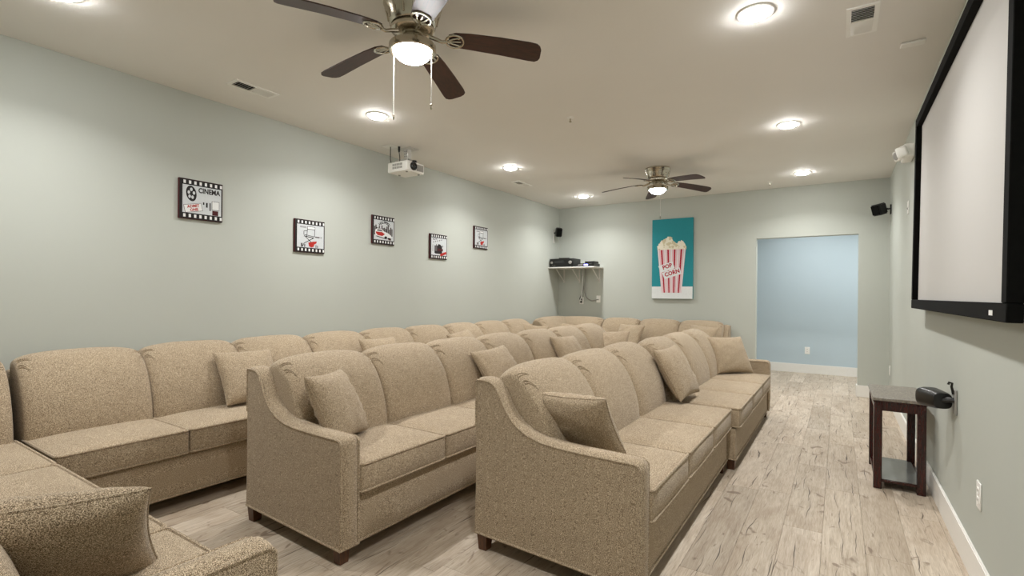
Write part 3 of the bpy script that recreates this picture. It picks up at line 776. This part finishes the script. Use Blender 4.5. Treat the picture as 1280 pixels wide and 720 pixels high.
# ================================================================== POPCORN CANVAS
PX0, PX1, PZ0, PZ1 = -2.430, -1.818, 1.210, 2.424
t = thing('popcorn_canvas', 'tall teal canvas of a striped popcorn box lettered POP CORN on back wall', 'picture', ((PX0+PX1)/2, YB, PZ0))
t.matrix_world = Matrix.Translation(((PX0+PX1)/2, YB-0.001, (PZ0+PZ1)/2)) @ Matrix(((1, 0, 0, 0), (0, 0, -1, 0), (0, 1, 0, 0), (0, 0, 0, 1)))
PWd, PHt = PX1-PX0, PZ1-PZ0
CD = 0.038
obj('canvas', box(B(), -PWd/2, PWd/2, -PHt/2, PHt/2, 0, CD, 0.003), 'teal', t, False)
zz = CD+0.0002
base_y = -PHt/2
flat('table_print', t, [rect(-PWd/2+.001, base_y+.001, PWd/2-.001, base_y+0.185)], 'poster_white', zz)
def px(u, v): return (-PWd/2+u*PWd, PHt/2-v*PHt)     # u,v in 0..1 of the canvas
# box: top edge v=.385 from u .15 to .83 ; bottom v=.925 from u .245 to .735
bt, bb, l0, r0, l1, r1 = 0.385, 0.925, 0.14, 0.83, 0.245, 0.735
flat('popcorn_box', t, [[px(l0, bt), px(l1, bb), px(r1, bb), px(r0, bt)]], 'poster_white', zz+.0008)
def stripe(a, b, mat, z, nm='stripe'):
    f = lambda k, v: (l0+(r0-l0)*k)+((l1+(r1-l1)*k)-(l0+(r0-l0)*k))*(v-bt)/(bb-bt)
    flat(nm, t, [[px(f(a, bt), bt), px(f(a, bb), bb), px(f(b, bb), bb), px(f(b, bt), bt)]], mat, z)
for k in range(4):
    c = 0.145+k*0.235
    stripe(c-.033, c+.033, 'stripe_red', zz+.0016)
    for dx in (-.085, -.06, .06, .085): stripe(c+dx-.009, c+dx+.009, 'stripe_pink', zz+.0016)
stripe(0.0, 0.012, 'stripe_pink', zz+.0016); stripe(0.985, 0.998, 'stripe_pink', zz+.0016)
ang = math.radians(17)
flat('letter_band', t, [rot_poly([px(.19, .56), px(.20, .65), px(.56, .65), px(.56, .56)], *px(.37, .62), ang), rot_poly([px(.275, .64), px(.285, .725), px(.72, .725), px(.72, .64)], *px(.5, .685), ang)], 'poster_white', zz+.0024)
text_mesh('lettering', 'POP', 0.084, 'stripe_red', t, (*px(.385, .597), zz+.0035), (0, 0, ang), sx=0.95, bold=0.003)
text_mesh('lettering', 'CORN', 0.084, 'stripe_red', t, (*px(.505, .678), zz+.0035), (0, 0, ang), sx=0.95, bold=0.003)
rp = random.Random(11)
def crest(u): return .375-.135*math.exp(-((u-.43)/.15)**2)-.075*math.exp(-((u-.72)/.085)**2)-.055*math.exp(-((u-.25)/.09)**2)
flat('popcorn_heap', t, [[px(.14, .386)]+[px(.14+.69*k/24, crest(.14+.69*k/24)+.008*math.sin(k*2.1)) for k in range(25)]+[px(.83, .386)]], 'popcorn', zz+.0008)
for k in range(80):
    u = rp.uniform(.16, .81); c0 = crest(u)
    v = c0+rp.uniform(.0, .015) if k % 2 else rp.uniform(c0, .375)
    cx, cy = px(u, v); pts = []
    r0_ = rp.uniform(.016, .028); ph = rp.uniform(0, 6)
    for i in range(14):
        a = 2*PI*i/14; rr = r0_*(1+.22*math.sin(3*a+ph)+.1*math.sin(5*a))
        pts.append((cx+rr*math.cos(a), cy+rr*math.sin(a)))
    flat('popcorn_kernel', t, [pts], 'popcorn' if k % 3 else 'popcorn_shade', zz+.0009+.00004*k)

# ================================================================== PROJECTION SCREEN
SX0, SX1 = 0.440, 0.457     # front plane of the frame, bottom and top
SY0, SY1, SZ0, SZ1 = 2.172, 4.650, 1.184, 2.548
t = thing('projection_screen', 'large white projection screen in a black velvet frame on the right wall', 'projection screen', (SX0, (SY0+SY1)/2, SZ0))
t.rotation_euler = (0, math.atan2(SX1-SX0, SZ1-SZ0), 0)
H_, FWt, FD = SZ1-SZ0, 0.062, 0.042
hy = (SY1-SY0)/2
def bar(nm, y0, y1, z0, z1): return obj(nm, bx(0, FD, y0, y1, z0, z1, bev=0.003), 'velvet_black', t)
bar('frame_bar', -hy, hy, 0, FWt); bar('frame_bar', -hy, hy, H_-FWt, H_)
bar('frame_bar', -hy, -hy+FWt, FWt, H_-FWt); bar('frame_bar', hy-FWt, hy, FWt, H_-FWt)
obj('screen_surface', bx(0.032, 0.037, -hy+FWt-.01, hy-FWt+.01, FWt-.01, H_-FWt+.01), 'screen_fabric', t)
obj('label_tag', bx(-0.0008, 0.002, -hy+0.165, -hy+0.215, 0.018, 0.036), 'plastic_white', t)
for yy in (-hy+.4, hy-.4): obj('wall_bracket', bx(FD-0.002, XR-SX0-0.018, yy-.02, yy+.02, H_-.12, H_-.05), 'steel_white', t)
for yy in (-hy+.4, hy-.4): obj('bottom_standoff', bx(FD-0.002, XR-SX0-0.001, yy-.012, yy+.012, 0.02, .05), 'velvet_black', t)

# ================================================================== PROJECTOR
t = thing('projector', 'white ceiling-mounted projector with dark lens, near the picture wall', 'projector', (-3.60, 3.592, 2.485))
# body: x 0..-0.275 (lens face at x=0), y 0..0.25
bd = obj('body', rbox(B(), -0.275, 0.0, 0.0, 0.25, 0.0, 0.103, 0.012, nx=4, ny=4, nz=2), 'plastic_white', t)
bm = B()
for r in range(2):
    for k in range(7): box(bm, -0.20+k*0.020, -0.187+k*0.020, -0.0012, 0.004, 0.030+r*0.03, 0.052+r*0.03)
obj('side_vents', bm, 'plastic_grey', bd, False)
obj('lens_barrel', lathe(B(), [(0.040, -0.01), (0.042, 0.012), (0.036, 0.020), (0.033, 0.012), (0.010, 0.010)], 28, (0, 0.088, 0.055), 'X'), 'plastic_black', t)
obj('lens', lathe(B(), [(0.031, 0.008), (0.024, 0.014), (0.010, 0.018), (0.002, 0.0185)], 24, (0, 0.088, 0.055), 'X'), 'lens_glass', t)
obj('focus_knob', lathe(B(), [(0.024, 0.0), (0.024, 0.016), (0.018, 0.02), (0.004, 0.02)], 20, (-0.02, 0.125, 0.103)), 'plastic_black', t)
obj('front_panel', bx(-0.001, 0.002, 0.14, 0.235, 0.02, 0.085, bev=.001), 'plastic_grey', t)
for px_, py_ in ((-0.04, 0.04), (-0.04, 0.21), (-0.23, 0.125)): obj('foot', lathe(B(), [(0.012, 0.002), (0.011, -0.008), (0.004, -0.010)], 14, (px_, py_, 0)), 'plastic_grey', t)
br = obj('mount_plate', bx(-0.21, -0.03, 0.07, 0.20, 0.2475, 0.2545, bev=.001), 'steel_white', t)
bm = bx(-0.15, -0.095, 0.105, 0.16, 0.15, 0.2485); bmesh.ops.bevel(bm, geom=list(bm.edges), offset=.003, segments=1, affect='EDGES')
obj('mount_column', bm, 'steel_white', t)
bm = B()
for zz_ in (0.175, 0.2, 0.225):
    for dx in (-0.135, -0.11): lathe(bm, [(0.005, -0.0015), (0.005, 0.003)], 10, (dx, 0.1055, zz_), 'Y')
obj('mount_holes', bm, 'dark_void', t)
bm = B()
for ax, ay in ((-0.05, 0.05), (-0.05, 0.2), (-0.22, 0.06), (-0.22, 0.2)):
    tube(bm, [(-0.122, 0.132, 0.152), ((-0.122+ax)/2, (0.132+ay)/2, 0.142), (ax, ay, 0.128), (ax, ay, 0.10)], 0.007, 6)
obj('mount_spider', bm, 'steel_white', t)
bm = B(); tube(bm, [(-0.20, -0.03, 0.2545), (-0.20, -0.03, 0.19), (-0.222, -0.01, 0.13), (-0.25, 0.03, 0.10)], 0.0045, 7)
obj('power_cable', bm, 'plastic_black', t)
bm = B(); tube(bm, [(-0.13, 0.02, 0.2545), (-0.13, 0.02, 0.20)], [0.012, 0.009], 8); tube(bm, [(-0.13, 0.02, 0.20), (-0.135, 0.035, 0.15), (-0.16, 0.06, 0.10)], 0.0045, 6)
obj('video_cable', bm, 'plastic_black', t)
obj('rear_plug', bx(-0.325, -0.27, 0.06, 0.085, 0.03, 0.045, bev=.003), 'plastic_black', t)
tag(obj('ceiling_plate', bx(-3.87, -3.75, 3.505, 3.615, ZC-0.006, ZC, bev=.002), 'plastic_white'), 'small white blank ceiling plate where the projector power cable drops', 'ceiling plate')

# ================================================================== CEILING FITTINGS
def vent(label, cx, cy, wx, wy):
    t = thing('ceiling_vent', label, 'vent', (cx, cy, ZC), 0, 'ceiling vents')
    bm = B(); fx = 0.022
    for a in ((-wx/2, wx/2, -wy/2, -wy/2+fx), (-wx/2, wx/2, wy/2-fx, wy/2), (-wx/2, -wx/2+fx, -wy/2+fx, wy/2-fx), (wx/2-fx, wx/2, -wy/2+fx, wy/2-fx), (-wx/2+fx, wx/2-fx, -0.006, 0.006)):
        box(bm, a[0], a[1], a[2], a[3], -0.007, 0)
    obj('frame', bm, 'plastic_white', t, False)
    obj('duct', bx(-wx/2+fx, wx/2-fx, -wy/2+fx, wy/2-fx, -0.0012, -0.0004), 'dark_void', t, False)
    n = 7
    for half, sg in ((-1, 1), (1, -1)):
        for k in range(n):
            y = half*(0.008+(k+.5)*(wy/2-fx-0.01)/n)
            o = mesh_obj('slat', cached(('slat', round(wx, 3)), lambda: finish(bx(-wx/2+fx, wx/2-fx, -0.0085, 0.0085, -0.0005, 0.0005), 'slat', 'plastic_white', False)), None, t)
            o.location = (0, y, -0.0055); o.rotation_euler = (sg*math.radians(38), 0, 0)
    return t
vent('white ceiling vent near the left wall above the CINEMA picture', -3.581, 2.025, 0.138, 0.318)
vent('white square-looking ceiling vent at the top right beside the screen', 0.093, 3.255, 0.142, 0.330)
vent('small white ceiling vent far back near the left wall', -3.568, 5.69, 0.125, 0.33)
t = thing('ceiling_tag', 'small pale rectangular plate on the ceiling above the screen', 'ceiling plate', (0.349, 3.70, ZC))
obj('plate', bx(-0.058, 0.058, -0.032, 0.032, -0.012, 0.0, bev=.004), 'plastic_white', t)
obj('lip', bx(-0.05, 0.05, -0.034, -0.026, -0.015, -0.010, bev=.001), 'plastic_white', t)
def sprinkler(label, x, y):
    t = thing('sprinkler_head', label, 'sprinkler', (x, y, ZC), 0, 'sprinkler heads')
    obj('escutcheon', lathe(B(), [(0.030, 0), (0.030, -0.003), (0.018, -0.010), (0.006, -0.011)], 20), 'plastic_white', t)
    obj('stem', lathe(B(), [(0.009, -0.008), (0.006, -0.03), (0.012, -0.034), (0.012, -0.037), (0.002, -0.038)], 12), 'nickel', t)
sprinkler('tiny sprinkler head in the ceiling between the two fans', -1.891, 3.771)
sprinkler('tiny sprinkler head near the wall above the doorway', -0.766, 7.283)

# ================================================================== WALL FITTINGS
def outlet(label, P, rz, kind='duplex', name='wall_outlet'):
    """local -y looks into the room"""
    t = thing(name, label, 'outlet' if kind != 'blank' else 'wall plate', P, rz)
    obj('plate', bx(-0.036, 0.036, -0.006, -0.0005, -0.058, 0.058, bev=.002), 'plastic_white', t)
    if kind == 'duplex':
        for s in (-1, 1):
            r = obj('receptacle', bx(-0.017, 0.017, -0.0085, -0.005, s*0.0205-0.0145, s*0.0205+0.0145, bev=.004), 'plastic_white', t)
            bm = B()
            for dx in (-0.006, 0.006): box(bm, dx-.0012, dx+.0012, -0.0089, -0.008, s*0.0205-.004, s*0.0205+.006)
            obj('slots', bm, 'dark_void', r, False)
    else:
        obj('jack', lathe(B(), [(0.009, -0.005), (0.008, -0.012), (0.003, -0.013)], 12, (0, 0, -0.01), 'Y'), 'plastic_grey', t)
    return t
outlet('white outlet low on the right wall nearest the camera', (XR, 2.935, 0.405), -R90)
outlet('white outlet low at the far end of the right wall beyond the table', (XR, 7.50, 0.385), -R90)
outlet('white outlet on the blue hall wall through the doorway', (-0.432, YH, 0.372), 0)
outlet('white outlet under the equipment shelf with two black plugs', (-3.635, YB, 1.160), 0)
outlet('white wall plate under the equipment shelf with a cable end', (-3.331, YB, 1.190), 0, 'blank', 'cable_plate')
outlet('white blank plate high on the right wall beside the screen edge', (XR, 5.72, 2.07), -R90, 'blank', 'jack_plate')

# emergency light
t = thing('emergency_light', 'white twin-head emergency light high on the right wall behind the screen', 'emergency light', (XR, 5.40, 2.475))
obj('housing', rbox(B(), -0.075, -0.001, -0.13, 0.13, -0.045, 0.065, 0.012, nx=3, ny=5, nz=3), 'plastic_white', t)
for s in (-1, 1):
    h = obj('lamp_head', rbox(B(), -0.04, 0.04, -0.045, 0.045, -0.045, 0.045, 0.014, nx=3, ny=3, nz=3), 'plastic_white', t)
    h.location = (-0.078, s*0.10, 0.012+s*0.012); h.rotation_euler = (0, math.radians(-16), math.radians(s*22))
    obj('lens', lathe(B(), [(0.034, -0.039), (0.032, -0.043), (0.008, -0.045)], 20, (0, 0, 0), 'X'), 'plastic_grey', h)

# ------------------------------------------------ loudspeakers
def speaker(name, label, P, rz, tilt, w_, h_, d_, stem):
    """satellite speaker, local -y is the grille; P is the wall fixing, stem the offset of the box"""
    t = thing(name, label, 'speaker', P, 0, 'surround speakers')
    bm = prism(B(), [(-w_/2, -d_/2), (w_/2, -d_/2), (w_/2*.72, d_/2), (-w_/2*.72, d_/2)], -h_/2, h_/2)
    bmesh.ops.bevel(bm, geom=list(bm.edges), offset=0.012, segments=3, affect='EDGES')
    b = obj('cabinet', bm, 'plastic_black', t); b.location = stem; b.rotation_euler = (tilt, 0, rz)
    bm = bx(-w_/2+.012, w_/2-.012, -d_/2-0.005, -d_/2+.002, -h_/2+.012, h_/2-.012, bev=.004)
    obj('grille', bm, 'velvet_black', b)
    s = Vector(stem)
    bm = B(); tube(bm, [(0, 0, 0), s*0.35+Vector((0, 0, -.005)), s*0.85], 0.009, 8); lathe(bm, [(0.016, -0.008), (0.016, 0.008)], 12, tuple(s*0.4))
    obj('bracket_arm', bm, 'plastic_black', t)
    return t
t = speaker('surround_speaker', 'small black speaker on a bracket high in the far right corner', (XR, 7.50, 2.325), -0.85, 0.30, 0.13, 0.135, 0.12, (-0.115, -0.02, -0.005))
obj('wall_plate', bx(-0.014, -0.001, -0.03, 0.03, -0.07, 0.045, bev=.003), 'plastic_black', t)
t = speaker('surround_speaker', 'small black speaker on a bracket high in the far left corner', (XL, 7.52, 2.30), 0.85, 0.28, 0.11, 0.15, 0.10, (0.10, -0.01, 0.01))
obj('wall_plate', bx(0.001, 0.012, -0.03, 0.03, -0.17, 0.05, bev=.003), 'steel_white', t)
# low wall speaker by the table: rounded horn-shaped body lying along the wall
t = thing('wall_speaker', 'black rounded speaker jutting from the right wall beside the end table', 'speaker', (XR, 3.47, 0.735))
def horn():
    bm = B(); rings = []
    prof = [(-0.005, .032, .034), (0.0, .042, .041), (0.02, .047, .045), (0.07, .052, .048), (0.12, .058, .051), (0.150, .060, .053), (0.166, .057, .050), (0.172, .050, .044)]
    n = 28
    for l, a, b_ in prof:
        ring = []
        for k in range(n):
            th = 2*PI*k/n; c, s = math.cos(th), math.sin(th)
            ring.append(bm.verts.new((l, a*math.copysign(abs(c)**.62, c), b_*math.copysign(abs(s)**.62, s))))
        rings.append(ring)
    for A, Bq in zip(rings, rings[1:]):
        for k in range(n): bm.faces.new((A[k], A[(k+1) % n], Bq[(k+1) % n], Bq[k]))
    bm.faces.new(rings[0]); bm.faces.new(rings[-1]); return bm
b = obj('cabinet', horn(), 'plastic_black', t); b.location = (-0.052, 0.015, -0.022); b.rotation_euler = (0, 0.03, math.radians(106))
bm = lathe(B(), [(0.046, 0.168), (0.042, 0.1765), (0.02, 0.181), (0.004, 0.182)], 28, (0, 0, 0), 'X')
for v in bm.verts: v.co.z *= 0.78; v.co.y *= 1.04
obj('grille', bm, 'plastic_grey', b)
obj('wall_plate', bx(-0.010, -0.001, -0.035, 0.035, -0.085, 0.045, bev=.002), 'plastic_grey', t)
bm = B(); tube(bm, [(-0.004, -0.01, -0.01), (-0.03, -0.005, -0.01), (-0.052, 0.02, -0.02)], 0.014, 8)
obj('bracket_arm', bm, 'plastic_black', t)
bm = B(); tube(bm, [(-0.012, 0.0, 0.02), (-0.020, -0.005, 0.06), (-0.018, -0.005, 0.078), (-0.030, -0.004, 0.082), (-0.034, -0.004, 0.070)], 0.006, 7)
obj('clamp_hook', bm, 'plastic_black', t)

# ================================================================== END TABLE
TX0, TX1, TY0, TY1, TH_ = 0.190, 0.478, 4.085, 4.700, 0.600
t = thing('end_table', 'narrow dark cherry end table with slate-look top beside the right wall', 'table', ((TX0+TX1)/2, (TY0+TY1)/2, 0))
hx, hy_ = (TX1-TX0)/2, (TY1-TY0)/2
tt = obj('table_top', bx(-hx, hx, -hy_, hy_, TH_-0.020, TH_, bev=.003), 'slate_top', t)
obj('top_edging', bx(-hx+.004, hx-.004, -hy_+.004, hy_-.004, TH_-0.028, TH_-0.020), 'cherry_wood', tt)
lw = 0.046
for sx in (-1, 1):
    for sy in (-1, 1):
        x0 = sx*(hx-0.008)-(lw if sx > 0 else 0); y0 = sy*(hy_-0.008)-(lw if sy > 0 else 0)
        obj('leg', bx(x0, x0+lw, y0, y0+lw, 0, TH_-0.028, bev=.003), 'cherry_wood', t)
for sx in (-1, 1): obj('apron', bx(sx*(hx-.014)-(0.018 if sx > 0 else 0), sx*(hx-.014)+(0.018 if sx < 0 else 0), -hy_+.05, hy_-.05, TH_-.085, TH_-.028), 'cherry_wood', t)
for sy in (-1, 1): obj('apron', bx(-hx+.05, hx-.05, sy*(hy_-.014)-(0.018 if sy > 0 else 0), sy*(hy_-.014)+(0.018 if sy < 0 else 0), TH_-.085, TH_-.028), 'cherry_wood', t)
sh = obj('lower_shelf', bx(-hx+.014, hx-.014, -hy_+.018, hy_-.018, 0.045, 0.062, bev=.002), 'cherry_wood', t)
obj('shelf_inlay', bx(-hx+.03, hx-.03, -hy_+.03, hy_-.03, 0.062, 0.0635), 'gloss_shelf', sh)

# ================================================================== EQUIPMENT SHELF
SHX0, SHX1, SHY0, SHZ = XL+0.004, -3.245, 7.335, 1.712
t = thing('wall_shelf', 'white wall shelf on three brackets in the far left corner', 'shelf', ((SHX0+SHX1)/2, YB, SHZ))
hx = (SHX1-SHX0)/2; dp = YB-SHY0
obj('shelf_board', bx(-hx, hx, -dp, -0.002, -0.018, 0.0, bev=.002), 'trim_white', t)
def bracket(x):
    bm = B()
    box(bm, x-.012, x+.012, -0.010, -0.001, -0.25, -0.018); box(bm, x-.012, x+.012, -dp+.07, -0.001, -0.026, -0.018)
    tube(bm, [(x, -0.006, -0.235), (x, -dp+.10, -0.024)], 0.009, 6)
    return obj('bracket', bm, 'steel_white', t, False)
for x in (-hx+.10, -0.02, hx-.07): bracket(x)
rc = thing('av_receiver', 'black audio receiver, the taller box on the equipment shelf', 'receiver', (-3.835, 7.50, SHZ))
obj('case', bx(-0.215, 0.215, -0.14, 0.14, 0.012, 0.140, bev=.004), 'plastic_black', rc)
obj('front_display', bx(-0.13, 0.05, -0.1415, -0.138, 0.066, 0.105), 'lens_glass', rc)
for x, r_ in ((-0.175, .020), (0.165, .028)): obj('knob', lathe(B(), [(r_, -0.139), (r_*.95, -0.158), (r_*.3, -0.16)], 18, (x, 0, 0.075), 'Y'), 'plastic_grey', rc)
bm = B()
for k in range(3): lathe(bm, [(0.006, -0.139), (0.005, -0.146), (.001, -.1465)], 10, (-0.19+.035*k, 0, 0.032), 'Y')
obj('buttons', bm, 'nickel', rc)
bm = B()
for k in range(12): box(bm, -0.16+k*.028, -0.148+k*.028, -0.09, 0.09, 0.1395, 0.1408)
obj('top_vents', bm, 'dark_void', rc, False)
for sx in (-1, 1):
    for sy in (-1, 1): obj('foot', lathe(B(), [(0.016, 0), (0.016, 0.013)], 12, (sx*.18, sy*.11, 0)), 'plastic_black', rc)
rm = thing('remote_control', 'slim black remote lying on top of the audio receiver', 'remote', (-3.83, 7.46, SHZ+0.1412), 0.3)
obj('body', bx(-0.09, 0.09, -0.022, 0.022, 0, 0.016, bev=.004), 'plastic_black', rm)
bm = B()
for k in range(8):
    for j in (-1, 1): box(bm, -0.075+k*.018, -0.066+k*.018, j*.009-.004, j*.009+.004, .0155, .0175)
obj('buttons', bm, 'plastic_grey', rm, False)
dv = thing('disc_player', 'slim black disc player with blue display on the equipment shelf', 'disc player', (-3.415, 7.50, SHZ))
obj('case', bx(-0.15, 0.15, -0.12, 0.12, 0.006, 0.052, bev=.004), 'plastic_black', dv)
obj('display', bx(-0.02, 0.045, -0.1212, -0.118, 0.018, 0.038), 'blue_led', dv)
obj('disc_tray', bx(-0.13, -0.04, -0.1215, -0.118, 0.024, 0.036), 'plastic_grey', dv)
for sx in (-1, 1):
    for sy in (-1, 1): obj('foot', lathe(B(), [(0.012, 0), (0.012, 0.007)], 12, (sx*.12, sy*.09, 0)), 'plastic_black', dv)
cb = thing('cable_box', 'small black box with silver lid on the disc player', 'set-top box', (-3.36, 7.51, SHZ+0.0525), -0.08)
obj('case', bx(-0.085, 0.085, -0.075, 0.075, 0, 0.034, bev=.004), 'plastic_black', cb); obj('lid', bx(-0.08, 0.08, -0.07, 0.07, 0.034, 0.038, bev=.001), 'plastic_grey', cb)
def cord(label, pts, mat, r):
    bm = B(); P = [Vector(p) for p in pts]; out = []
    n = len(P)
    for i in range(n-1):
        p0, p1, p2, p3 = P[max(i-1, 0)], P[i], P[i+1], P[min(i+2, n-1)]
        for k in range(6):
            u = k/6; out.append(0.5*((2*p1)+(p2-p0)*u+(2*p0-5*p1+4*p2-p3)*u*u+(3*p1-p0-3*p2+p3)*u**3))
    out.append(P[-1]); tube(bm, out, r, 7)
    return tag(obj('cord', bm, mat), label, 'cord', 'cords under the shelf')
yw = YB-0.02
cord('black power cord hanging straight from shelf to outlet', [(-3.60, yw-.02, SHZ-.02), (-3.605, yw-.02, 1.55), (-3.598, yw-.015, 1.36), (-3.62, yw-.03, 1.25), (-3.636, yw-.046, 1.20), (-3.636, yw-.040, 1.182)], 'plastic_black', 0.008)
cord('grey signal cord hanging from shelf and curving to the cable plate', [(-3.555, yw-.015, SHZ-.02), (-3.56, yw-.015, 1.5), (-3.572, yw-.015, 1.34), (-3.53, yw-.02, 1.22), (-3.44, yw-.02, 1.165), (-3.37, yw-.015, 1.175), (-3.331, yw, 1.185)], 'plastic_grey', 0.008)
cord('thin white cord hanging beside the black power cord', [(-3.580, yw-.055, SHZ-.02), (-3.584, yw-.055, 1.5), (-3.590, yw-.055, 1.33), (-3.612, yw-.06, 1.2), (-3.636, yw-.052, 1.139)], 'plastic_white', 0.005)
for z_, nm in ((1.180, 'upper'), (1.139, 'lower')):
    p = thing('power_plug', 'black power plug in the %s half of the outlet under the shelf' % nm, 'plug', (-3.636, YB-0.0085, z_), 0, 'plugs under the shelf')
    obj('plug_body', bx(-0.016, 0.016, -0.034, -0.001, -0.013, 0.013, bev=.005), 'plastic_black', p)
    obj('plug_neck', lathe(B(), [(0.007, -0.034), (0.005, -0.05), (0.003, -0.051)], 10, (0, 0, 0), 'Y'), 'plastic_black', p)
